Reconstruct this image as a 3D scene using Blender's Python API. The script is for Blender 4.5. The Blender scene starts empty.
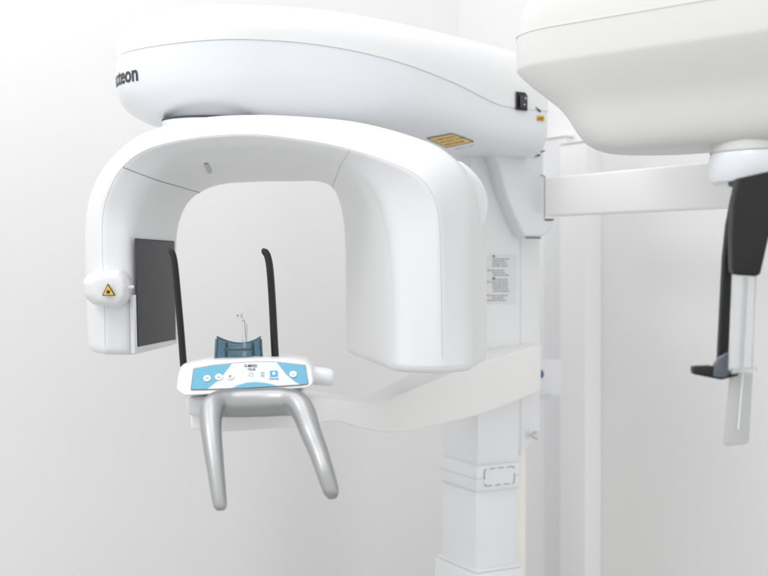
import bpy, bmesh, math, random
from mathutils import Vector, Matrix
from mathutils.bvhtree import BVHTree
random.seed(7)
SC = bpy.context.scene
COL = SC.collection

# ------------------------------------------------------------------ camera, world, lamps
H = 1.45; F = 1200.0; HOR = 255.0            # eye height, focal length and eye level in photo pixels (768 wide)
cam_d = bpy.data.cameras.new('camera'); cam = bpy.data.objects.new('camera', cam_d); COL.objects.link(cam)
cam.location = (0, 0, H); cam.rotation_euler = (math.radians(90), 0, 0)
cam_d.sensor_width = 36; cam_d.lens = F/768*36
cam_d.shift_y = -(288-HOR)/768
cam_d.clip_start = .05; cam_d.clip_end = 60
cam_d.dof.use_dof = True; cam_d.dof.focus_distance = 2.38; cam_d.dof.aperture_fstop = 2.6
SC.camera = cam
W = bpy.data.worlds.new('World'); SC.world = W; W.use_nodes = True
W.node_tree.nodes['Background'].inputs[0].default_value = (.985, .985, 1, 1)
W.node_tree.nodes['Background'].inputs[1].default_value = .88
SC.view_settings.view_transform = 'Standard'; SC.view_settings.look = 'None'
SC.view_settings.exposure = .29; SC.view_settings.gamma = 1
def area(name, loc, target, size, power, col=(1, 1, 1), sy=None):
    d = bpy.data.lights.new(name, 'AREA'); o = bpy.data.objects.new(name, d); COL.objects.link(o)
    d.energy = power; d.color = col; d.size = size
    if sy: d.shape = 'RECTANGLE'; d.size_y = sy
    o.location = loc
    o.rotation_euler = (Vector(target)-Vector(loc)).to_track_quat('-Z', 'Y').to_euler()
    return o
area('ceiling_lamp', (-1.75, 1.0, 3.2), (.1, 3.0, 1.4), .7, 11, (1, .99, .985))
area('ceiling_lamp', (-.3, 1.3, 3.7), (-.1, 2.8, 1.4), 1.2, 9, (1, .99, .985))

area('left_wall_wash_fill', (-1.35, 2.35, 3.25), (-1.35, 3.4, 1.6), 1.9, 7.2, (1, .995, .99), sy=.35)  # added wall-wash fill, brightens the upper left wall; no real fitting
wr_ = area('right_wall_fill', (1.45, 1.75, 1.1), (1.0, 2.75, .9), .7, 2.0, (1, .99, .985)); wr_.data.spread = math.radians(100)  # added fill standing in for bounce on the low right wall

# ------------------------------------------------------------------ materials
def mat(name, col, rough=.4, metal=0, coat=0, bump=0, bscale=300, var=0, trans=0, ior=1.45, alpha=1, emit=None, est=1):
    m = bpy.data.materials.new(name); m.use_nodes = True
    nt = m.node_tree; b = nt.nodes['Principled BSDF']
    b.inputs['Base Color'].default_value = (*col, 1)
    b.inputs['Roughness'].default_value = rough; b.inputs['Metallic'].default_value = metal
    b.inputs['Coat Weight'].default_value = coat; b.inputs['Coat Roughness'].default_value = .12
    b.inputs['Transmission Weight'].default_value = trans; b.inputs['IOR'].default_value = ior
    b.inputs['Alpha'].default_value = alpha
    if emit:
        b.inputs['Emission Color'].default_value = (*emit, 1); b.inputs['Emission Strength'].default_value = est
    tc = nt.nodes.new('ShaderNodeTexCoord')
    if var:
        n = nt.nodes.new('ShaderNodeTexNoise'); n.inputs['Scale'].default_value = 3.5; n.inputs['Detail'].default_value = 6
        r = nt.nodes.new('ShaderNodeMapRange'); r.inputs['To Min'].default_value = 1-var; r.inputs['To Max'].default_value = 1+var*.5
        mx = nt.nodes.new('ShaderNodeVectorMath'); mx.operation = 'SCALE'; mx.inputs[0].default_value = col
        nt.links.new(tc.outputs['Object'], n.inputs['Vector']); nt.links.new(n.outputs['Fac'], r.inputs['Value'])
        nt.links.new(r.outputs['Result'], mx.inputs['Scale']); nt.links.new(mx.outputs['Vector'], b.inputs['Base Color'])
    if bump:
        n = nt.nodes.new('ShaderNodeTexNoise'); n.inputs['Scale'].default_value = bscale; n.inputs['Detail'].default_value = 3
        bp = nt.nodes.new('ShaderNodeBump'); bp.inputs['Strength'].default_value = bump; bp.inputs['Distance'].default_value = .001
        nt.links.new(tc.outputs['Object'], n.inputs['Vector']); nt.links.new(n.outputs['Fac'], bp.inputs['Height'])
        nt.links.new(bp.outputs['Normal'], b.inputs['Normal'])
    return m
M = dict(
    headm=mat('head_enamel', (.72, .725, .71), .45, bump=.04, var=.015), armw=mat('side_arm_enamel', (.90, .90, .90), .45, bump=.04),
    shell=mat('white_enamel', (.82, .825, .83), .38, coat=.25, bump=.04, bscale=500, var=.012),
    lower=mat('cool_white_enamel', (.80, .825, .85), .3, coat=.35, bump=.03, var=.012),
    column=mat('column_enamel', (.80, .805, .815), .42, coat=.15, bump=.05, var=.015),
    armm=mat('warm_white_enamel', (.85, .85, .845), .42, bump=.05, var=.015),
    cream=mat('cream_rail', (.84, .82, .76), .5, bump=.05),
    yellow2=mat('caution_yellow', (.88, .60, .20), .5),
    seam=mat('seam_grey', (.60, .62, .64), .7),
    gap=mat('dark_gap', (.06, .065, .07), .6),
    panel=mat('carbon_panel', (.058, .058, .062), .5, bump=.9, bscale=420, var=.12),
    black=mat('black_plastic', (.010, .010, .011), .42, bump=.25, bscale=700),
    silver=mat('silver_paint', (.42, .425, .43), .38, metal=.8, bump=.05, bscale=900),
    blue=mat('blue_keypad', (.13, .42, .58), .4), face=mat('keypad_grey', (.72, .75, .78), .35),
    button=mat('button_white', (.82, .82, .83), .4), ink=mat('ink', (.045, .05, .06), .6),
    greyink=mat('grey_ink', (.16, .17, .18), .6), logoink=mat('logo_ink', (.04, .045, .055), .5),
    logoblue=mat('logo_blue', (.2, .55, .7), .5),
    yellow=mat('label_yellow', (.86, .50, .06), .5), paper=mat('label_paper', (.72, .735, .74), .55),
    screen=mat('screen', (.03, .2, .6), .3, emit=(.05, .3, .8), est=.5), glow=mat('screen_glow', (.7, .9, 1), .3, emit=(.7, .9, 1), est=1.0),
    clear=mat('clear_acrylic', (.96, .97, .98), .06, trans=.9, ior=1.4),
    frosted=mat('frosted_acrylic', (.72, .735, .73), .3, trans=.45, ior=1.3),
    smoke=mat('smoked_blue_acrylic', (.20, .34, .43), .05, trans=.85, ior=1.3, coat=.5),
    wall=mat('wall_paint', (.83, .828, .824), .8, bump=.35, bscale=160, var=.012),
    trim=mat('trim_paint', (.84, .84, .84), .55, bump=.05, var=.01),
    trimgrey=mat('trim_grey', (.74, .745, .755), .55, bump=.05),
    floor=mat('floor_vinyl', (.5, .5, .49), .5, bump=.1, var=.05),
    clampm=mat('grey_acrylic', (.22, .25, .28), .2, trans=.4, ior=1.2),
    bluedot=mat('blue_dot', (.03, .10, .25), .4),
)

# ------------------------------------------------------------------ helpers
def P(u, v, Y): return Vector(((u-384)/F*Y, Y, H+(HOR-v)/F*Y))
def thing(name, label, cat, loc=(0, 0, 0), group=None):
    o = bpy.data.objects.new(name, None); COL.objects.link(o); o.location = loc
    o.empty_display_size = .05; o['label'] = label; o['category'] = cat
    if group: o['group'] = group
    bpy.context.view_layer.update()
    return o
def link(name, bm, m, parent=None, smooth=True, ang=35, label=None, flip=True):
    if flip: bmesh.ops.recalc_face_normals(bm, faces=bm.faces)
    me = bpy.data.meshes.new(name); bm.to_mesh(me); bm.free()
    me.materials.append(M[m])
    if smooth:
        me.shade_smooth(); me.set_sharp_from_angle(angle=math.radians(ang))
    o = bpy.data.objects.new(name, me); COL.objects.link(o)
    if parent:
        o.parent = parent
        r = parent
        while r.parent: r = r.parent
        if parent is r: o.location = -Vector(r.location)     # vertices are given in world coordinates
    if label: o['label'] = label
    return o
def struct(name, bm, m, ang=35):
    o = link(name, bm, m, ang=ang); o['kind'] = 'structure'; return o
def catmull(pts, n, closed=False):
    out = []; N = len(pts)
    for i in range(N-1):
        p0 = pts[i-1] if i > 0 else pts[0]*2-pts[1]; p1 = pts[i]; p2 = pts[i+1]
        p3 = pts[i+2] if i+2 < N else pts[-1]*2-pts[-2]
        for k in range(n):
            t = k/n
            out.append(.5*((2*p1)+(p2-p0)*t+(2*p0-5*p1+4*p2-p3)*t*t+(3*p1-p0-3*p2+p3)*t**3))
    out.append(pts[-1].copy()); return out
def fillet(poly, rs, n=5):
    """closed 3D polygon with each corner rounded; corner k occupies points k*(n+1)..k*(n+1)+n"""
    out = []; N = len(poly)
    for k in range(N):
        p = poly[k]; a = poly[k-1]; b = poly[(k+1) % N]
        r = rs[k] if isinstance(rs, (list, tuple)) else rs
        la = (a-p).length; lb = (b-p).length
        ra = min(r, la*.49); rb = min(r, lb*.49)
        A = p+(a-p)*(ra/max(la, 1e-6)); B = p+(b-p)*(rb/max(lb, 1e-6))
        for i in range(n+1):
            t = i/n; out.append(A*(1-t)**2+p*2*t*(1-t)+B*t*t)
    return out
def skin(rings, cap0=True, cap1=True):
    bm = bmesh.new(); vr = [[bm.verts.new(p) for p in r] for r in rings]; n = len(rings[0])
    for i in range(len(rings)-1):
        for j in range(n):
            q = [vr[i][j], vr[i][(j+1) % n], vr[i+1][(j+1) % n], vr[i+1][j]]
            bm.faces.new(q)
    for ok, r in ((cap0, vr[0]), (cap1, vr[-1])):
        if ok:
            c = bm.verts.new(sum((v.co for v in r), Vector())/n)
            for j in range(n): bm.faces.new((r[j], r[(j+1) % n], c))
    return bm
def roundends(rings, r, n=4):
    """add shrinking rings so that both ends of a loft are softly rounded"""
    def mk(a, b):
        c = sum(a, Vector())/len(a); c2 = sum(b, Vector())/len(b); d = (c-c2).normalized()
        out = []
        for k in range(1, n+1):
            th = k/n*math.pi/2; off = r*math.sin(th); ins = r*(1-math.cos(th))
            out.append([p+d*(off-r)+(c-p)*min(.9, ins/max((c-p).length, 1e-6)) for p in a])
        return out
    def pull(a, b):
        c = sum(a, Vector())/len(a); c2 = sum(b, Vector())/len(b); d = (c-c2).normalized()
        return [p-d*r for p in a]
    s = mk(rings[0], rings[1]); e = mk(rings[-1], rings[-2])
    a0 = pull(rings[0], rings[1]); a1 = pull(rings[-1], rings[-2])
    return s[::-1]+[a0]+rings[1:-1]+[a1]+e
def tube(pts, r, n=10, up=Vector((0, 1, 0)), flat=1.0):
    """sweep; r may be a list; flat scales the radius along 'up'"""
    rings = []
    for i, p in enumerate(pts):
        d = (pts[min(i+1, len(pts)-1)]-pts[max(i-1, 0)]).normalized()
        s = d.cross(up)
        if s.length < 1e-4: s = d.cross(Vector((1, .01, 0)))
        s.normalize(); w = s.cross(d).normalized()
        rr = r[i] if isinstance(r, list) else r
        rings.append([p+s*rr*math.cos(a)+w*rr*flat*math.sin(a) for a in [2*math.pi*k/n for k in range(n)]])
    return skin(rings)
def extrude(pts, vec, bev=.003, seg=3):
    bm = bmesh.new(); a = [bm.verts.new(p) for p in pts]; f = bm.faces.new(a)
    r = bmesh.ops.extrude_face_region(bm, geom=[f])
    for v in [g for g in r['geom'] if isinstance(g, bmesh.types.BMVert)]: v.co += vec
    bmesh.ops.recalc_face_normals(bm, faces=bm.faces)
    if bev: bmesh.ops.bevel(bm, geom=list(bm.edges), offset=bev, segments=seg, profile=.5, affect='EDGES', clamp_overlap=True)
    return bm
def obox(c, ax, ay, sx, sy, z0, z1, bev=.004):
    """box from corner c along unit vectors ax, ay (horizontal)"""
    p = [Vector((c[0], c[1], 0)), Vector((c[0], c[1], 0))+ax*sx, Vector((c[0], c[1], 0))+ax*sx+ay*sy, Vector((c[0], c[1], 0))+ay*sy]
    for q in p: q.z = z0
    return extrude(p, Vector((0, 0, z1-z0)), bev)
def pillow(outline, n_in, layers, r=.006):
    """outline (3D, closed) carried along n_in; layers = (distance, scale)"""
    c = sum(outline, Vector())/len(outline); o = fillet(outline, r, 4)
    return skin([[c+(p-c)*s+n_in*d for p in o] for d, s in layers])
def sheet(pts):
    bm = bmesh.new(); bm.faces.new([bm.verts.new(p) for p in pts]); return bm
def disc(c, ex, ey, r, n=20, thick=None):
    pts = [c+ex*r*math.cos(a)+ey*r*math.sin(a) for a in [2*math.pi*k/n for k in range(n)]]
    if thick is None: return sheet(pts)
    return extrude(pts, thick, .0006, 2)
def text_bm(s, fn, size=1.0, bold=0.0):
    """flat lettering; fn maps a glyph point (x, y) to a 3D point"""
    cu = bpy.data.curves.new('t', 'FONT'); cu.body = s; cu.size = size; cu.offset = bold; cu.resolution_u = 3
    o = bpy.data.objects.new('t', cu); COL.objects.link(o)
    dg = bpy.context.evaluated_depsgraph_get(); me = bpy.data.meshes.new_from_object(o.evaluated_get(dg))
    bm = bmesh.new(); bm.from_mesh(me)
    bmesh.ops.triangulate(bm, faces=bm.faces)
    for v in bm.verts: v.co = fn(v.co.x, v.co.y)
    bpy.data.objects.remove(o); bpy.data.curves.remove(cu); bpy.data.meshes.remove(me)
    return bm
def merge(bms):
    out = bmesh.new()
    for b in bms:
        me = bpy.data.meshes.new('m'); b.to_mesh(me); b.free(); out.from_mesh(me); bpy.data.meshes.remove(me)
    return out

A = Vector((-.476, .880, 0)).normalized()      # runs away to the left: the wall behind the machine and its side arm
B = Vector((.880, .476, 0)).normalized()       # runs away to the right: out of the machine's back
UP = Vector((0, 0, 1))

# ------------------------------------------------------------------ setting: floor, two walls meeting in a corner
corner = Vector((.251, 4.016, 0))
struct('floor', extrude([Vector((-4, -3, -.05)), Vector((4, -3, -.05)), Vector((4, 5.5, -.05)), Vector((-4, 5.5, -.05))], Vector((0, 0, .05)), 0), 'floor')
struct('wall_left', extrude([corner-B*4.0+A*.0, corner+B*.1, corner+B*.1+A*.1, corner-B*4.0+A*.1], UP*3.0, 0), 'wall')
struct('wall_right', extrude([corner-A*3.6, corner, corner+B*.1, corner+B*.1-A*3.6], UP*2.999, 0), 'wall')
def wall_u(u):                                   # where a sight line meets the right wall
    k = (u-384)/F; t = (corner.x-k*corner.y)/(A.x-k*A.y)*-1
    return corner+A*t
for (u0, u1, top, dep, m, lab) in ((553, 574, 2.62-.83, .035, 'trimgrey', 'flat grey vertical wall trunking right behind the machine column'),
                                   (574.5, 601, 1.765, .055, 'trim', 'deeper white vertical wall trunking, right neighbour of the grey one')):
    a = wall_u(u0); b = wall_u(u1)
    t = thing('cable_trunking', lab, 'trunking', a, 'vertical trunking on the wall')
    L = (a-b).length
    link('duct', obox(a+B*.012, -A, -B, L, dep+.012, .0, top, .006), m, t)
    link('duct_cap', obox(a+A*.001+B*.012, -A, -B, L+.002, dep+.015, top+.0005, top+.006, .001), 'trim', t)

# small white service box on the wall behind the column
sb = wall_u(545); bx0 = P(537, 359, sb.y-.12); 
t = thing('wall_box', 'small white service box with a blue cap and grey hook, just right of the column', 'box', (bx0.x, bx0.y, 0))
bx = extrude([P(536, 359, 3.12), P(552.5, 360, 3.15), P(552.5, 396, 3.15), P(536, 397, 3.12)], B*.03, .004)
link('housing', bx, 'trimgrey', t)
link('cap', disc(P(541.5, 374, 3.125), A, UP, .011, 16, -B*.012), 'bluedot', t)
link('hook', tube(catmull([P(538, 397.5, 3.11), P(543, 398.5, 3.11), P(548, 397, 3.12), P(552, 394.5, 3.13)], 4), .0022), 'seam', t)

# ------------------------------------------------------------------ the machine
R = thing('dental_xray_machine', 'large white panoramic dental x-ray machine with arched rotating gantry, handle, side arm and column', 'x-ray machine', (.32, 3.05, 0))

# column: three telescoping tubes with a collar
def col_tube(name, uc, ul, ur, Yc, z0, z1, m='column', parent=R, bev=.004):
    """rectangular tube whose near corner is seen at uc and whose sides end at ul and ur"""
    c = Vector(((uc-384)/F*Yc, Yc, 0))
    kl = (ul-384)/F; kr = (ur-384)/F
    sa = (c.x-kl*c.y)/(kl*A.y-A.x); sbb = (kr*c.y-c.x)/(B.x-kr*B.y)
    return link(name, obox(c, A, B, sa, sbb, z0, z1, bev), m, parent), c, sa, sbb
zz = lambda v, Y: H+(HOR-v)/F*Y
base, c0, sa0, sb0 = col_tube('column', 475.5, 434.5, 524, 2.94, 0.0, zz(575, 2.94))
link('column_rim', obox(c0+A*.006+B*.006, A, B, sa0-.012, sb0-.012, zz(575, 2.94)+.0005, zz(571.5, 2.94), .002), 'column', base)
mid, c1, sa1, sb1 = col_tube('column_tube', 476, 441.5, 518, 2.965, zz(578, 2.965), zz(491, 2.965), parent=base)
band, c2, sa2, sb2 = col_tube('collar', 476.5, 440, 520.5, 2.95, zz(492, 2.95), zz(466.5, 2.95), parent=base, bev=.003)
col_tube('collar_seam', 476.4, 439.9, 520.6, 2.949, zz(479.6, 2.949), zz(478.9, 2.949), 'seam', base, 0)
top, c3, sa3, sb3 = col_tube('column_tube', 477.5, 442.5, 519.5, 2.97, zz(467, 2.97), zz(397, 2.97), parent=base)
# hatch outline on the collar's right face
fb = c2-A*.0022
h0 = fb+B*.022; h1 = fb+B*(sb2-.020)
rect = [Vector((*h0.xy, zz(487, 2.95))), Vector((*h1.xy, zz(487, 2.95)))]
rect += [Vector((*h1.xy, zz(470, 2.95))), Vector((*h0.xy, zz(470, 2.95)))]
rr = fillet(rect, .006, 3)
link('hatch', extrude([p+A*.0012 for p in fillet(rect, .006, 3)], A*.004, 0), 'column', base)
dash = []
for i in range(len(rr)):
    a = rr[i]; b = rr[(i+1) % len(rr)]; L = (b-a).length; n = max(1, int(L/.008))
    for k in range(n):
        if n > 1 and k % 3 == 2: continue
        dash.append(tube([a.lerp(b, k/n), a.lerp(b, (k+.9)/n)], .0007, 5))
link('hatch_outline', merge(dash), 'gap', base)
# cream rail behind the tubes
link('guide_rail', obox(c3+B*(sb3-.012)+A*.02, A, B, .06, .046, 0, zz(425, 3.05), .002), 'cream', base)
# carriage body (the tall face carrying the notice)
cy = 2.975; cc = Vector(((470-384)/F*cy, cy, 0)); kr = (540.5-384)/F
sB = (kr*cc.y-cc.x)/(B.x-kr*B.y)
e0 = cc; e1 = cc+B*sB; ez = cc+B*(sB-.062)
prof = [(cc, zz(100, cy)), (cc, zz(402, cy)), (ez, zz(456, ez.y)), (e1, zz(431, e1.y)), (e1, zz(100, e1.y))]
prof = [Vector((*p.xy, z)) for p, z in prof]
prof[1].z = prof[2].z = zz(456, ez.y); prof[1] = Vector((*(cc+B*.11).xy, prof[2].z)); prof.insert(1, Vector((*cc.xy, zz(398, cy)))); prof[2] = Vector((*(cc+B*.11).xy, zz(398, cy)))
carr = link('carriage', extrude(prof, A*.17, .004), 'column', R)
link('edge_line', tube([Vector((*(cc+B*(sB-.062)-A*.0004).xy, z)) for z in (zz(238, 3.03), zz(452, 3.03))], .0006, 5), 'seam', carr)
link('latch', extrude([P(533.5, 436.5, 3.02), P(538.5, 431.5, 3.03), P(538.8, 440, 3.03)], A*.02, .001), 'seam', carr)
# notice sheet stuck on the carriage
def onB(u, v, off=.001):                          # point of the carriage's right face seen at (u, v)
    k = (u-384)/F; s = (k*cc.y-cc.x)/(B.x-k*B.y); p = cc+B*s-A*off
    p.z = zz(v, p.y); return p
sh = link('notice_sheet', sheet([onB(479, 255.5), onB(516.3, 254.5), onB(515.8, 303.5), onB(479, 304)]), 'paper', carr, smooth=False)
ls = []
rw = random.Random(3)
words = 'caution do not open the cover authorised personnel only high voltage inside unit read the manual before use keep hands away from moving parts during exposure x-ray beam'.split()
def line(u0, u1, v, h, s):
    def fn(x, y):
        return onB(u0+x*h*1.0, v-y*h, .0016)
    b = text_bm(s, fn, 1.0, .012); return b
v = 259.5
for para, n in ((0, 4), (1, 3), (2, 6), (3, 3)):
    for k in range(n):
        if v > 301: break
        s = ''; 
        u0 = 492 if para in (0, 2) or k else 483
        u0 += rw.choice((0, 0, .6, -2, -6)) if para > 0 else 0
        while True:
            s2 = (s+' '+rw.choice(words)).strip()
            if u0+len(s2)*2.1*.5 > 514-rw.random()*3: break
            s = s2
        ls.append(line(u0, 0, v, 2.1, s)); v += 2.35
    v += 2.0
link('notice_text', merge(ls), 'greyink', sh if False else carr, smooth=False)
for vv in (257.2, 279):
    link('notice_heading', text_bm('!!!', lambda x, y: onB(492.2+x*3, vv-y*2.6, .0017), 1.0, .05), 'ink', carr, smooth=False)

# overhead arm: long pill from the column towards the left
T0 = Vector((.34, 3.02, 0)); AX = Vector((-.80, -.47, 0)).normalized(); NX = Vector((-AX.y, AX.x, 0))  # NX: which side?
if NX.y > 0: NX = -NX                                                       # NX points to the camera side
LEN = 1.03; W0 = .205
zt = [(0, 1.945), (.12, 1.962), (.35, 1.980), (.6, 1.990), (.8, 1.979), (1, 1.965)]
zs = [(0, 1.800), (.15, 1.803), (.18, 1.808), (.3, 1.839), (.5, 1.8747), (.7, 1.888), (.85, 1.882), (1, 1.868)]
zb = [(0, 1.690), (.1, 1.694), (.3, 1.706), (.5, 1.722), (.8, 1.719), (1, 1.719)]
ww = [(0, .115), (.13, .130), (.25, .160), (.45, .198), (.7, .212), (1, .205)]
def lerp(tab, s):
    n = len(tab)
    sl = [(tab[i+1][1]-tab[i][1])/(tab[i+1][0]-tab[i][0]) for i in range(n-1)]
    m = [sl[0]]+[(sl[i-1]+sl[i])/2 if sl[i-1]*sl[i] > 0 else 0 for i in range(1, n-1)]+[sl[-1]]
    for i in range(n-1):
        if s <= tab[i+1][0] or i == n-2:
            h = tab[i+1][0]-tab[i][0]; t = (s-tab[i][0])/h
            return ((2*t**3-3*t*t+1)*tab[i][1]+(t**3-2*t*t+t)*h*m[i]+(-2*t**3+3*t*t)*tab[i+1][1]+(t**3-t*t)*h*m[i+1])
def arm_section(s, fw, ft, fb, N=28):
    c = T0+AX*LEN*s; w = lerp(ww, s)*fw; t_, m_, b_ = lerp(zt, s), lerp(zs, s), lerp(zb, s)
    out = []
    for k in range(2*N):
        a = math.pi*k/N; ca, sa = math.cos(a), math.sin(a)
        if sa >= 0: e = 2.0; h = (t_-m_)*ft; ex = 2/2.7
        else: h = (m_-b_)*fb; ex = 2/4.2
        x = math.copysign(abs(ca)**ex, ca)*w; z = math.copysign(abs(sa)**ex, sa)*h
        if sa < 0: x *= 1-.12*abs(sa)**2
        out.append(c+NX*x+UP*(m_+z))
    return out
secs = []
for k in range(0, 30): secs.append(arm_section(k/30*.8, 1, 1, 1))
for k in range(0, 19):
    th = math.pi/2*(k/18); s = .8+.2*math.sin(th); c = max(math.cos(th), .0)
    secs.append(arm_section(s, max(c, .01), .16+.84*c**.72, .26+.74*c**.66))
NC = 56
over = link('overhead_arm', skin(secs), 'lower', R)
# the brighter lid sits a hair proud of the lower shell
lid = [[p for p in s[0:29]] for s in secs]
bm = bmesh.new(); g = []
for i, s in enumerate(lid):
    c = T0+AX*LEN*(i/30*.8 if i < 30 else .8+.2*math.sin(math.pi/2*(i-30)/18)); c = Vector((c.x, c.y, s[0].z))
    g.append([bm.verts.new(p+(p-c).normalized()*.0016) for p in s])
for i in range(len(g)-1):
    for j in range(28): bm.faces.new((g[i][j], g[i][j+1], g[i+1][j+1], g[i+1][j]))
link('top_cover', bm, 'shell', over)
link('cover_seam', tube([s[0]+NX*.0009 for s in secs], .0007, 6), 'seam', over)
bvm = skin(secs); bmesh.ops.recalc_face_normals(bvm, faces=bvm.faces); bvm.normal_update(); bvh = BVHTree.FromBMesh(bvm)
# lettering round the nose of the arm
nc = T0+AX*(LEN*.8)
def nose(phi, z, off=.0012):
    d = (AX*math.cos(phi)+NX*math.sin(phi)).normalized()
    o = Vector((nc.x, nc.y, z))+d; hit = bvh.ray_cast(o, -d)
    return (hit[0]+hit[1]*(off if hit[1].dot(d) > 0 else -off)) if hit[0] else o-d*.8
def nose_u(p): return 384+p.x/p.y*F
best = {}
for k in range(-100, 160):
    phi = k*.01; best[phi] = nose_u(nose(phi, 1.84))
phi0 = min(best, key=lambda q: abs(best[q]-141.5)+(0 if q > -.6 else 99))
ARC = .26
link('maker_lettering', text_bm('acteon', lambda x, y: nose(phi0-(2.95-x)*.23, 1.806+y*.046, .0015), 1.0, .02), 'logoink', over, smooth=False)
# power switch and stop label near the right end
def arm_hit(u, v, off=.001):
    d = (P(u, v, 1)-cam.location).normalized(); h = bvh.ray_cast(cam.location, d)
    return (h[0]+h[1]*(off if h[1].dot(d) < 0 else -off), h[1]) if h[0] else (P(u, v, 2.9), Vector((0, -1, 0)))
def patch(q, n, m, off):
    bm = bmesh.new(); g = [[bm.verts.new(arm_hit(*q(i/n, j/m), off)[0]) for j in range(m+1)] for i in range(n+1)]
    for i in range(n):
        for j in range(m): bm.faces.new((g[i][j], g[i+1][j], g[i+1][j+1], g[i][j+1]))
    return bm
def decal(pts, off=.001): return [arm_hit(u, v, off)[0] for u, v in pts]
sw = decal([(515.5, 91.8), (524.5, 92.8), (527, 96), (527, 111), (515.5, 110)], .001)
swo = link('power_switch', extrude(sw, -Vector((0, 1, 0))*.006, .001), 'black', over)
link('rocker', extrude(decal([(518, 95.5), (525.2, 96), (525.2, 108.5), (518, 108)], .007), -Vector((0, 1, 0))*.004, .001), 'panel', over)
link('switch_mark', merge([sheet(decal([(521.2, 98.2), (522.6, 98.2), (522.6, 99.6), (521.2, 99.6)], .0135)), sheet(decal([(520.2, 104.6), (521.2, 104.6), (521.2, 105.8), (520.2, 105.8)], .0135))]), 'button', over, smooth=False)
link('stop_label', patch(lambda a, b: (536.6+7.4*a, 115.3+.4*a+5.8*b), 6, 5, .0015), 'yellow', over, smooth=False)
link('stop_text', text_bm('STOP', lambda x, y: arm_hit(537.1+x*2.45, 120.4-y*4.6, .0022)[0], 1.0, .02), 'ink', over, smooth=False)
link('end_notch', sheet(decal([(534.5, 107.3), (536, 107.3), (540.5, 110.6), (540.5, 112.4), (538, 111.6)], .002)), 'gap', over, smooth=False)
# yellow caution label on the underside
wl = [(427, 137.8), (452, 133.2), (473.5, 141), (446, 146.8)]
def wq(a, b):
    p = Vector(wl[0]).lerp(Vector(wl[1]), a); q = Vector(wl[3]).lerp(Vector(wl[2]), a); return tuple(p.lerp(q, b))
link('caution_label', patch(wq, 12, 8, .0015), 'yellow2', over, smooth=False)
link('caution_border', merge([tube(decal([wq(i/6, e) for i in range(7)], .002), .0009, 5) for e in (0, 1)]+[tube(decal([wq(e, i/4) for i in range(5)], .002), .0009, 5) for e in (0, 1)]), 'greyink', over)
link('caution_text', merge([text_bm(s, lambda x, y: arm_hit(*wq(.10+x*.135, r-y*.17), .0022)[0], 1.0, .01) for s, r in (('LASER LIGHT', .32), ('DO NOT STARE', .58), ('INTO BEAM', .84))]), 'greyink', over, smooth=False)
link('label_edge', tube(decal([(455, 148.6), (473.5, 144.8)], .001), .0018, 6), 'seam', over)

# bracket joining arm, column and side arm
def onBr(u, v, off):
    base_ = cc-A*off; k = (u-384)/F; s = (k*base_.y-base_.x)/(B.x-k*B.y); p = base_+B*s; p.z = zz(v, p.y); return p
br_uv = [(466, 128), (470, 146), (486, 148.5), (494, 153), (499, 166), (506, 193), (515, 216), (525, 237), (542, 237.5), (554, 228), (554, 219.5), (544.5, 219), (544.5, 120)]
brk = link('bracket', extrude([onBr(u, v, .05) for u, v in br_uv], A*.13, .008, 4), 'column', R)
link('bracket_gap', merge([tube([onBr(525.5, 237.6, .047), onBr(541, 238, .047)], .0016, 6), tube([onBr(545, 219.6, .05), onBr(553.5, 219.6, .05)], .0022, 6),
                           tube([onBr(544.6, 176, .05), onBr(544.6, 218, .05)], .0013, 6), tube([onBr(534, 155.8, .053), onBr(540, 155.2, .053)], .0024, 6),
                           tube([onBr(541, 152, .053), onBr(545, 150.5, .053)], .0016, 6), tube([onBr(541, 175, .053), onBr(545, 176.5, .053)], .001, 6)]), 'gap', brk)
# side arm carrying the skull-imaging head
a0 = Vector(((545-384)/F*2.97, 2.97, 0)); zt_, zb_ = zz(177.5, 2.97), zz(216.5, 2.97)
link('side_arm', obox(a0, -A, B, 1.05, .05, zb_, zt_, .006), 'armw', R)

# ------------------------------------------------------------------ rotating gantry
ST = [ # back-inner a, front-inner b, seam c, outer shoulder d   (u, v, depth)
 ((177,345,2.70),(134,356,2.40),(104.5,355.5,2.385),(86,352,2.44)),
 ((177,300,2.70),(134,302,2.40),(103.5,302,2.385),(84,300,2.44)),
 ((177.5,252,2.70),(134,250,2.40),(101.5,250,2.385),(82.5,246,2.44)),
 ((179,228,2.70),(136,224,2.40),(102,216,2.385),(84.5,210,2.44)),
 ((187,206,2.70),(143,200,2.39),(109,189,2.37),(93,182,2.43)),
 ((201,193,2.70),(156,180,2.37),(122,167,2.35),(109,158,2.41)),
 ((222,185,2.70),(182,160,2.34),(147,149,2.31),(138,134,2.39)),
 ((255,182.5,2.70),(235,151.5,2.31),(193,138,2.28),(190,118,2.37)),
 ((290,182,2.70),(280,152.5,2.29),(250,134,2.26),(250,113.5,2.36)),
 ((318,182,2.70),(315,159,2.28),(310,140.5,2.24),(312,116,2.36)),
 ((332,188,2.69),(340,166,2.27),(350,149,2.22),(360,121.5,2.35)),
 ((339,202,2.68),(362,181,2.25),(393,163,2.20),(408,134,2.33)),
 ((343,222,2.67),(378,203,2.24),(422,179,2.19),(444,150,2.30)),
 ((344.5,248,2.66),(388,235,2.23),(438,208,2.19),(466,180,2.27)),
 ((345,285,2.65),(393,280,2.22),(441,262,2.19),(470,245,2.24)),
 ((345,320,2.65),(395,330,2.21),(442,325,2.19),(471,320,2.23)),
 ((345.5,352,2.65),(395,373,2.20),(443,374.5,2.19),(471,372,2.22)),
]
polys = []
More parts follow.
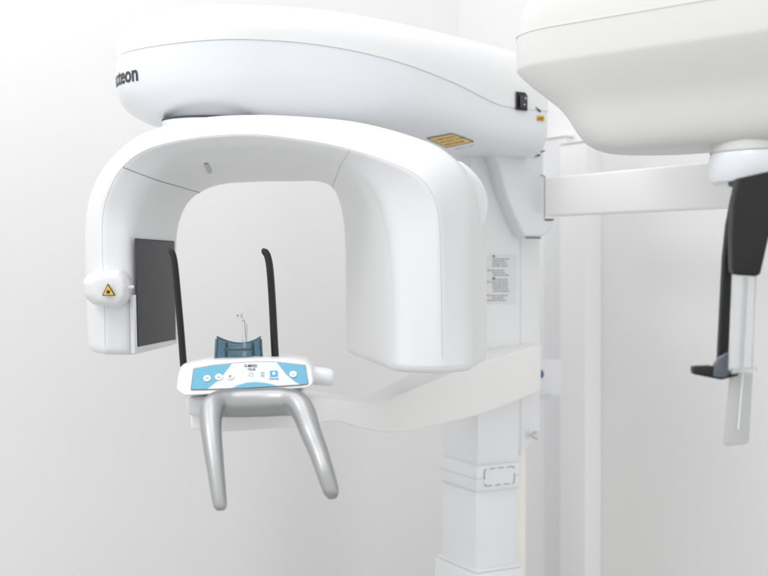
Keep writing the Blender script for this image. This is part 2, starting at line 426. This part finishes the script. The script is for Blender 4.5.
for i, s in enumerate(ST):
    a, b, c, d = [P(*q) for q in s]
    cen = (a+b)*.5; out = (d-cen); t = i/(len(ST)-1)
    # outer back edge: straight behind the shoulder, a little outward on the right leg
    e = d+Vector((0, .24, 0))+Vector((.055, 0, 0))*max(0, min(1, (t-.6)*4))
    if i == 0: e = d+Vector((0, .24, .01))
    g_ = a+(e-a)*.5+Vector((0, .03, 0))
    polys.append([a, b, c, d, e, g_])
dense = [catmull([p[k] for p in polys], 6) for k in range(6)]
RR = [.012, .035, .012, .030, .045, .03]
rings = [fillet([dense[k][i] for k in range(6)], RR, 6) for i in range(len(dense[0]))]
rings_r = roundends(rings, .016, 5)
gan = link('rotating_gantry', skin(rings_r), 'shell', R, ang=50)
NP = 7
def row(k, i, j=3): return rings[i][k*NP+j]
nor = lambda p: (Vector((0, -1, 0)))
link('front_seam', tube([row(2, i)+Vector((0, -.0002, 0)) for i in range(1, len(rings)-2)], .0005, 6), 'seam', gan)
def radial(i, k0=0, k1=2):
    pts = []
    r = rings[i]; n = k1*NP+3
    for j in range(k0*NP+3, n+1): pts.append(r[j])
    # densify
    o = []
    for p, q in zip(pts, pts[1:]):
        o += [p.lerp(q, t) for t in (0, .5)]
    return o+[pts[-1]]
link('joint_seam', tube(radial(30), .0008, 6), 'greyink', gan)
link('joint_seam', tube(radial(60), .0007, 6), 'seam', gan)
bvm = skin(rings_r); bmesh.ops.recalc_face_normals(bvm, faces=bvm.faces); bvm.normal_update(); bvg = BVHTree.FromBMesh(bvm)
def ghit(u, v, off=.001):
    d = (P(u, v, 1)-cam.location).normalized(); h = bvg.ray_cast(cam.location, d)
    n = h[1]
    if n.dot(d) > 0: n = -n
    return h[0]+n*off, n
# detector window with its frame
pc = [ghit(*q, .0)[0] for q in ((134.8, 239), (173.5, 241.8), (175.5, 340), (137, 346.8))]
Xn = Vector((1, -.05, 0)).normalized()
pa, pb = ghit(140, 295)[0], ghit(172, 295)[0]
dw = (pb-pa); dw.z = 0; dw.normalize(); nn = Vector((dw.y, -dw.x, 0))
if nn.x < 0: nn = -nn
def wallp(u, v, off):
    k = (u-384)/F; q = pa+nn*off; s = (k*q.y-q.x)/(dw.x-k*dw.y); p = q+dw*s; p.z = zz(v, p.y); return p
fr = [wallp(139.0, 238.5, .001), wallp(176.3, 240, .001), wallp(177.3, 343.5, .001), wallp(137.5, 350, .001)]
frm = link('window_frame', extrude(fr, nn*.0025-nn*.008, .001), 'lower', gan)
link('detector_window', extrude([wallp(*q, .0012) for q in ((134.6, 239.0), (173.4, 242), (174.6, 339.5), (137.2, 346.8))], nn*.003, .0008), 'panel', gan)
link('window_edge', tube([wallp(135.2, 238.8, .003), wallp(173.8, 241.4, .003), wallp(175.2, 340, .003)], .0012, 6), 'gap', gan)
# slot in the arch's ceiling
s0 = ghit(204, 163.5)[0]; s1 = ghit(208, 163)[0]; s2 = ghit(212, 172)[0]; s3 = ghit(208, 173)[0]
link('ceiling_slot', sheet([q-Vector((0, 0, .0012)) for q in (s0, s1, s2, s3)]), 'seam', gan, smooth=False)
# laser housing on the left leg
lh = [(82, 282), (88, 274.5), (100, 271), (120, 269.5), (126.5, 276), (129.3, 286), (127.5, 299), (121, 308), (103.6, 306.5), (93, 304.5), (84.5, 297)]
lo = [P(u, v, 2.37) for u, v in lh]; lc = sum(lo, Vector())/len(lo)
las = link('laser_housing', skin([[lc+(p-lc)*s+Vector((dx, dy, 0)) for p in fillet(lo, .006, 4)] for dy, s, dx in ((.07, 1.0, .002), (.02, 1.0, 0), (.0, .99, 0), (-.004, .97, 0), (-.018, .80, .005), (-.0215, .74, .006), (-.0225, .5, .007))]), 'shell', gan, ang=60)
tri = [P(102, 295.8, 2.338), P(115.3, 295.8, 2.336), P(107.8, 283.4, 2.337)]
trc = sum(tri, Vector())/3
link('warning_border', extrude(fillet(tri, .002, 3), Vector((0, .004, 0)), 0), 'ink', gan, smooth=False)
link('warning_triangle', sheet([trc+(p-trc)*.80+Vector((0, -.0006, 0)) for p in tri]), 'yellow', gan, smooth=False)
burst = []
bc = trc+Vector((0, -.0012, -.0005))
pts = []
for k in range(24):
    a = 2*math.pi*k/24; r = .0048 if k % 2 == 0 else .0028
    pts.append(bc+Vector((r*math.cos(a), 0, r*math.sin(a))))
link('warning_symbol', sheet(pts), 'ink', gan, smooth=False)
# light slit at the edge of the leg beside the housing
link('laser_slit', tube([P(128, 287.5, 2.372), P(133.8, 287, 2.375)], .0035, 8), 'button', gan)
link('leg_trim', extrude([P(133.3, 296, 2.386), P(136.2, 294.5, 2.40), P(137.6, 352, 2.40), P(134.8, 354, 2.386)], Vector((-.01, .01, 0)), .0015), 'shell', gan)
# rounded back cover bulging out behind the tube head
bc_o = [P(u, v, 2.42) for u, v in ((455, 158), (470, 167), (481, 180), (488, 196), (488.5, 213), (484, 226), (478, 238), (477, 300), (455, 300))]
link('back_cover', pillow(bc_o, Vector((0, 1, 0)), ((-.03, .8), (-.02, .93), (0, 1), (.08, 1), (.12, .9)), .02), 'shell', gan, ang=60)
# pivot between the arm and the gantry
pv = Vector((-.36, 2.515, 0))
def pring(r, z): return [Vector((pv.x+r*math.cos(a), pv.y+r*math.sin(a), z)) for a in [2*math.pi*k/64 for k in range(64)]]
col_ = link('pivot_collar', skin([pring(r, z) for r, z in ((.09, 1.68), (.1035, 1.722), (.1035, 1.730), (.085, 1.7325))]), 'lower', R, ang=50)
link('pivot_shade_ring', skin([pring(r, z) for r, z in ((.09, 1.7262), (.104, 1.7268), (.104, 1.7315), (.09, 1.7318))]), 'gap', col_, ang=30)  # dark-coloured ring draws the contact shadow between arm and gantry

# ------------------------------------------------------------------ patient support arm (column -> console)
SA = [ # front top, front bottom, back top, back bottom
 ((541,345,3.04),(541,391,3.04),(536,338,3.13),(536,385,3.13)),
 ((510,354,2.93),(510,404,2.93),(500,342,3.10),(500,392,3.10)),
 ((478,364,2.80),(478,415.5,2.80),(462,350,3.02),(462,400,3.02)),
 ((445,375.5,2.67),(443,424,2.67),(428,362,2.88),(428,405,2.88)),
 ((412,389,2.55),(413,431,2.55),(402,378,2.72),(404,414,2.72)),
 ((385,400,2.46),(386,433,2.46),(380,388.5,2.60),(380,416,2.60)),
 ((360,403,2.39),(360,428.5,2.39),(356,396,2.52),(356,416,2.52)),
 ((335,399.5,2.34),(335,422,2.34),(332,393,2.47),(332,413,2.47)),
 ((305,397.5,2.29),(305,426.5,2.28),(303,390,2.43),(303,412,2.43)),
 ((265,398,2.26),(265,429.5,2.25),(265,390,2.41),(265,414,2.41)),
 ((225,400,2.25),(225,432,2.24),(227,391,2.40),(227,416,2.40)),
 ((189.5,402,2.25),(191,430,2.24),(194,392,2.38),(194,415,2.38)),
]
sp = [[P(*q) for q in (s[0], s[1], s[3], s[2])] for s in SA]
ds = [catmull([p[k] for p in sp], 6) for k in range(4)]
rg = roundends([fillet([ds[k][i] for k in range(4)], .006, 4) for i in range(len(ds[0]))], .006, 4)
sarm = link('support_arm', skin(rg), 'armm', R, ang=40)
link('support_pad', extrude([P(185.5, 398.5, 2.215), P(300, 395, 2.215), P(300, 412, 2.22), P(187, 415.5, 2.22)], Vector((0, .15, 0)), .006), 'shell', sarm)
link('pad_gap', extrude([P(189, 397.2, 2.20), P(300, 392.5, 2.20), P(300, 396, 2.2), P(202, 399.5, 2.20)], Vector((0, .1, 0)), .002), 'seam', sarm)

# ------------------------------------------------------------------ console
def cf(u, v, off=0):                             # point on the sloping keypad plane
    Y = 2.165+(392-v)*.0014-off; return P(u, v, Y)
body = [(175.5, 391), (177.5, 374), (181.5, 364.5), (205, 360), (256, 357.8), (290, 358.6), (306, 361), (312, 367), (313.5, 384), (309, 388.5), (250, 392.5), (184, 397)]
bo = [cf(u, v) for u, v in body]; bc_ = sum(bo, Vector())/len(bo); N_ = Vector((0, 1, .0))
bof = fillet(bo, .006, 5)
rings_c = [[bc_+Vector(((p-bc_).x*sx, (p-bc_).y*sz, (p-bc_).z*sz))+N_*d for p in bof] for d, sx, sz in ((.135, .82, .75), (.13, .9, .86), (.11, .96, .95), (.03, 1, 1.0), (.012, 1, 1), (.003, .992, .96), (0, .982, .90), (-.0005, .5, .45))]
con = link('control_console', skin(rings_c), 'shell', R, ang=50)
o_ = .0030
face = [(191, 389.5), (193.7, 368.4), (212, 365.4), (232, 363.3), (256, 361.7), (276, 362), (305.2, 365.2), (308, 383.8), (300, 384.8), (250, 387.8), (207, 389.3)]
link('keypad_rim', tube([cf(u, v, o_-.0005) for u, v in face+face[:1]], .0007, 5), 'greyink', con)
link('keypad', sheet([cf(u, v, o_) for u, v in face]), 'face', con, smooth=False)
bl = [(191.2, 389.3), (193.9, 368.6), (212, 365.6), (231.5, 363.6), (226, 371), (219, 379.5), (207, 389)]
br = [(277, 362.4), (305, 365.4), (307.8, 383.6), (300.5, 384.6), (294, 381), (286, 374)]
bb = [(231, 388.5), (238, 385), (247, 382.6), (256, 382), (265, 382.8), (272, 384.3), (278, 386)]
link('blue_field', merge([sheet([cf(u, v, o_+.0006) for u, v in q]) for q in (bl, br, bb)]), 'blue', con, smooth=False)
EX = Vector((1, 0, .04)).normalized(); EZ = Vector((0, -.25, .97)).normalized()
EZ = (cf(250, 370)-cf(250, 380)).normalized()
def ico(strokes, c, w=.00055, m='greyink', nm='button_symbol'):
    return link(nm, merge([tube([c+EX*x+EZ*y+Vector((0, -.0002, 0)) for x, y in s], w, 5) for s in strokes]), m, con)
for (u, v, s) in ((207.2, 378.2, 'up'), (218.8, 376.8, 'dn'), (230.4, 376.2, 'cy'), (293.2, 374, 'ok')):
    c = cf(u, v, o_+.0008)
    link('button', disc(c, EX, EZ, .0070, 24, Vector((0, -.0018, 0))), 'button', con)
    c2_ = c+Vector((0, -.0022, 0)); k = .0027
    if s == 'up': ico([[(-k, -.001), (0, .0016), (k, -.001)]], c2_)
    if s == 'dn': ico([[(-k, .001), (0, -.0016), (k, .001)]], c2_)
    if s == 'cy': ico([[(.0024*math.cos(a), .0024*math.sin(a)) for a in [.4+i*.5 for i in range(11)]], [(-.0008, -.001), (.001, .0008)]], c2_, .0004)
    if s == 'ok': ico([[(-.002, 0), (-.0005, -.0016), (.0024, .0018)]], c2_, .0005, 'blue')
ico([[(.0040*math.cos(a), .0040*math.sin(a)) for a in [i*.45+q for i in range(2)]] for q in (0, 1.05, 2.1, 3.15, 4.2, 5.25)], cf(251, 374.6, o_+.0012), .0004, 'ink')
ico([[(.0028*math.cos(a), .002+.0026*math.sin(a)) for a in [i*.6-.5 for i in range(8)]], [(-.0022, -.0035), (-.0022, -.0055)], [(.0022, -.0035), (.0022, -.0055)], [(-.003, -.0022), (.003, -.0022)]], cf(262.6, 374.4, o_+.0012), .0004, 'ink')
link('display', sheet([cf(269.9, 370.8, o_+.0012), cf(277.6, 370.6, o_+.0012), cf(277.7, 376.6, o_+.0012), cf(270, 376.9, o_+.0012)]), 'screen', con, smooth=False)
link('display_spot', disc(cf(273.8, 373.4, o_+.0018), EX, EZ, .0026, 16), 'glow', con, smooth=False)
link('display_foot', merge([sheet([cf(u, 378.2, o_+.0012), cf(u+1.1, 378.2, o_+.0012), cf(u+1.1, 379.4, o_+.0012), cf(u, 379.4, o_+.0012)]) for u in (269.6, 271.6, 273.6, 275.6, 277.2)]), 'ink', con, smooth=False)
link('console_lettering', merge([text_bm('X-MIND', lambda x, y: cf(244.2+x*3.6, 367-y*4.0, o_+.0012), 1.0, .015), text_bm('TRIUM', lambda x, y: cf(247.5+x*2.6, 370.3-y*3.0, o_+.0012), 1.0, .01)]), 'ink', con, smooth=False)
# knob on the console's right end
kr_ = []
kc = P(312, 375.5, 2.25)
for x, r in ((-.02, .012), (0, .013), (.0012, .0165), (.004, .0172), (.030, .0168), (.037, .0158), (.0405, .0125), (.0415, .006)):
    kr_.append([kc+Vector((x, r*math.sin(a), r*math.cos(a)-.004*x/.04)) for a in [2*math.pi*k/32 for k in range(32)]])
link('adjustment_knob', skin(kr_), 'shell', con, ang=50)
link('knob_collar', tube([kc+Vector((-.003, 0, 0)), kc+Vector((.0008, 0, 0))], .0178, 28), 'seam', con)
# temple supports
def rod(pts, r):
    c = catmull([P(*p) for p in pts], 8); n = len(c)
    rad = [r*(.55+.45*min(1, i/3))*(1+.10*i/n) for i in range(n)]
    return tube(c, rad, 12, up=Vector((0, 1, 0)), flat=1.5)
link('temple_support', rod([(169.6, 249.5, 2.27), (173.2, 256, 2.265), (175.4, 270, 2.26), (178.2, 300, 2.26), (181.2, 335, 2.26), (183.6, 366, 2.26)], .0062), 'black', R)
link('temple_support', rod([(263, 249.5, 2.27), (267.5, 256, 2.265), (270, 270, 2.26), (272.2, 300, 2.26), (274, 335, 2.26), (275.6, 364, 2.26)], .0066), 'black', R)
# chin cup: curved smoked plate, dipped in the middle, with ribs
cup = []
nu = 20
def cupp(i, j, back):
    a = i/nu*2-1                                   # -1..1 across
    x0 = (240.2-384)/F*2.27+a*(.0435-.003*j); y = 2.245+.030*(1-a*a)+back
    ztop = zz(336+7.5*(1-a*a), 2.27); zbot = zz(362, 2.27)
    return Vector((x0, y, zbot+(ztop-zbot)*j))
bm = bmesh.new(); gr = {}
for b_ in (0, 1):
    for i in range(nu+1):
        for j in range(5): gr[b_, i, j] = bm.verts.new(cupp(i, j/4, .005*b_))
for b_ in (0, 1):
    for i in range(nu):
        for j in range(4): bm.faces.new([gr[b_, i, j], gr[b_, i+1, j], gr[b_, i+1, j+1], gr[b_, i, j+1]])
for i in range(nu):
    for j in (0, 4): bm.faces.new([gr[0, i, j], gr[0, i+1, j], gr[1, i+1, j], gr[1, i, j]])
for j in range(4):
    for i in (0, nu): bm.faces.new([gr[0, i, j], gr[0, i, j+1], gr[1, i, j+1], gr[1, i, j]])
cupo = link('chin_cup', bm, 'smoke', R)
link('cup_rim', tube([cupp(i, 1, .0025) for i in range(nu+1)], .0016, 8), 'smoke', cupo)
for i in (0, 4, 16, 20): link('cup_rib', tube([cupp(i, 0, -.001), cupp(i, .93, -.001)], .0028, 8), 'smoke', cupo)
link('cup_ledge', extrude([Vector((cupp(4, .45, 0).x, 2.225, zz(350, 2.25))), Vector((cupp(16, .45, 0).x, 2.225, zz(350, 2.25))), Vector((cupp(16, .45, 0).x, 2.275, zz(350, 2.27))), Vector((cupp(4, .45, 0).x, 2.275, zz(350, 2.27)))], Vector((0, 0, .006)), .002), 'smoke', cupo)
# clear bite rod standing in the chin cup
bt = link('bite_rod', tube(catmull([P(244.6, 358, 2.235), P(244.4, 344, 2.235), P(243.8, 330, 2.235), P(243.2, 320, 2.235)], 5), .0036, 12), 'clear', R)
link('bite_tip', merge([tube(catmull([P(243.4, 321, 2.235), P(241.6, 317.5, 2.23), P(239, 316.5, 2.225), P(237.4, 315.4, 2.22)], 4), .0020, 8), tube([P(240.5, 318.5, 2.232), P(242, 313.5, 2.23)], .0018, 8), tube([P(246.5, 342, 2.235), P(246.8, 324, 2.235)], .0010, 6)]), 'clear', bt)

# ------------------------------------------------------------------ hand grip
hp = [(220.6, 509.5, 2.02, 4.0), (220.2, 505, 2.02, 6.0), (218.5, 492, 2.03, 6.8), (215.2, 465, 2.055, 8.0), (212, 438, 2.085, 9.2), (210.8, 420, 2.11, 10.2), (212.6, 408, 2.13, 11.4),
      (221, 403.6, 2.15, 12.9), (236, 403.2, 2.16, 13.4), (264, 402.4, 2.16, 13.6), (285, 401.8, 2.15, 13.2), (297.5, 404.5, 2.13, 12.0), (304.5, 415, 2.11, 11.0), (310.5, 432, 2.08, 9.8), (318.5, 452, 2.055, 8.8), (325.5, 473, 2.03, 8.0), (330.5, 489, 2.02, 7.3), (331.9, 494.5, 2.02, 6.0), (332.3, 498.5, 2.02, 3.6)]
c = [P(a, b, Y) for a, b, Y, r in hp]; rad = [Vector((r/F*2.1, 0, 0)) for *_, r in hp]
c = catmull(c, 6); rad = [q.x*1.09 for q in catmull(rad, 6)]
grip = link('hand_grip', tube(c, rad, 28, up=Vector((0, 1, 0)), flat=.85), 'silver', R, ang=80)

# ------------------------------------------------------------------ skull-imaging head on the side arm
D1 = Vector((-.70, .714, 0)).normalized(); D2 = Vector((D1.y, -D1.x, 0))
def stadium(c, L0, L1, w, z, n=20):
    out = []
    for k in range(n+1):
        a = -math.pi/2+math.pi*k/n; out.append(c+D1*(L0+w*math.cos(a))+D2*w*math.sin(a))
    for k in range(n+1):
        a = math.pi/2+math.pi*k/n; out.append(c+D1*(-L1+w*math.cos(a))+D2*w*math.sin(a))
    for p in out: p.z = z
    return out
hc = Vector(((765-384)/F*2.06, 2.06, 0))
lev = [(1.985, .35), (1.978, .58), (1.965, .74), (1.948, .86), (1.93, .92), (1.90, .975), (1.875, .994), (1.868, .998), (1.862, 1.0), (1.808, 1.0), (1.804, .997), (1.801, .99), (1.797, .975), (1.775, .88), (1.756, .78), (1.743, .715), (1.733, .665), (1.722, .62), (1.708, .575), (1.69, .53), (1.673, .485), (1.658, .43), (1.648, .365), (1.641, .28), (1.639, .15)]
WH = .165; L0 = .335
def headring(z, s):
    w = WH*(1-(1-s)*.62); tip = .235+.265*s
    return stadium(hc, tip-w, .35+(s-1)*.1, w, z)
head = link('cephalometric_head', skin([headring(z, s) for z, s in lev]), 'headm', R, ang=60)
link('rim_seam', tube([p for p in headring(1.866, .998)]+[headring(1.866, .998)[0]], .0018, 6), 'headm', head)
nk = Vector(((773-384)/F*2.06, 2.06, 0))
def ring(c, r, z, n=40, sx=1): return [Vector((c.x+r*sx*math.cos(a), c.y+r*math.sin(a), z)) for a in [2*math.pi*k/n for k in range(n)]]
link('neck', skin([ring(nk, r, z) for r, z in ((.100, 1.622), (.104, 1.6235), (.1065, 1.615), (.1065, 1.585), (.103, 1.575), (.094, 1.5695), (.065, 1.568))]), 'lower', head, ang=25)
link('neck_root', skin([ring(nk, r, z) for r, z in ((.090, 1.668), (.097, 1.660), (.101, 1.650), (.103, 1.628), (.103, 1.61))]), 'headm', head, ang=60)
link('neck_seam', tube([q for q in ring(nk, .1045, 1.6255)+[ring(nk, .1045, 1.6255)[0]]], .0010, 6), 'seam', head)
# mounting from the side arm to the head, past the picture's right edge
mp = a0-A*.95+B*.0; 
link('head_mount', obox(Vector((*(a0-A*.84).xy, 0)), -A, -B, .16, .2, zb_+.01, 1.66, .006), 'shell', head)
# black ear-rod holder
th = Vector((0, .03, 0))
hold = link('ear_rod_holder', extrude([P(*q, 1.90) for q in ((739, 178), (775, 170), (775, 216), (768, 243), (761, 274), (757, 276.5), (736, 275), (733, 271), (732.5, 235), (734.5, 200))], th, .005), 'black', head)
link('holder_block', extrude([P(*q, 1.93) for q in ((733, 180.5), (775, 174), (775, 188), (745, 189), (733, 185))], th, .002), 'black', head)
link('nasion_bar', extrude([P(*q, 1.96) for q in ((738, 186), (733, 196), (727.5, 225), (724, 258), (718.5, 368), (728.5, 368), (733, 262), (742, 220))], th*.6, .003), 'black', head)
link('nose_rest', extrude([P(*q, 1.93) for q in ((693.3, 368.5), (695, 366.6), (712, 366), (724, 370), (739, 373.4), (738.5, 375.6), (722, 380), (694, 374.5))], th*.7, .003), 'black', head)
link('clamp', extrude([P(*q, 1.925) for q in ((714, 372), (715, 365), (720, 358), (729, 352.5), (730, 374), (725, 378), (714, 377))], th*.5, .002), 'clampm', head)
link('ruler_slider', extrude([P(*q, 1.91) for q in ((734, 273), (757, 273), (753, 371), (729.5, 371))], th*.35, .002), 'clear', head)
link('slider_spine', tube([P(746, 277, 1.905), P(741, 368, 1.905)], .0035, 8), 'frosted', head)
link('ruler_plate', extrude([P(*q, 1.935) for q in ((731, 372), (753.5, 369), (749.5, 441), (746, 444.5), (727, 446.5), (723.8, 443.5))], th*.25, .002), 'frosted', head)
link('ruler_slot', tube([P(742.8, 374, 1.931), P(738.3, 429, 1.931)], .0016, 8), 'button', head)
link('slider_foot', tube([P(731, 371, 1.905), P(756, 370, 1.905)], .0045, 8), 'clear', head)
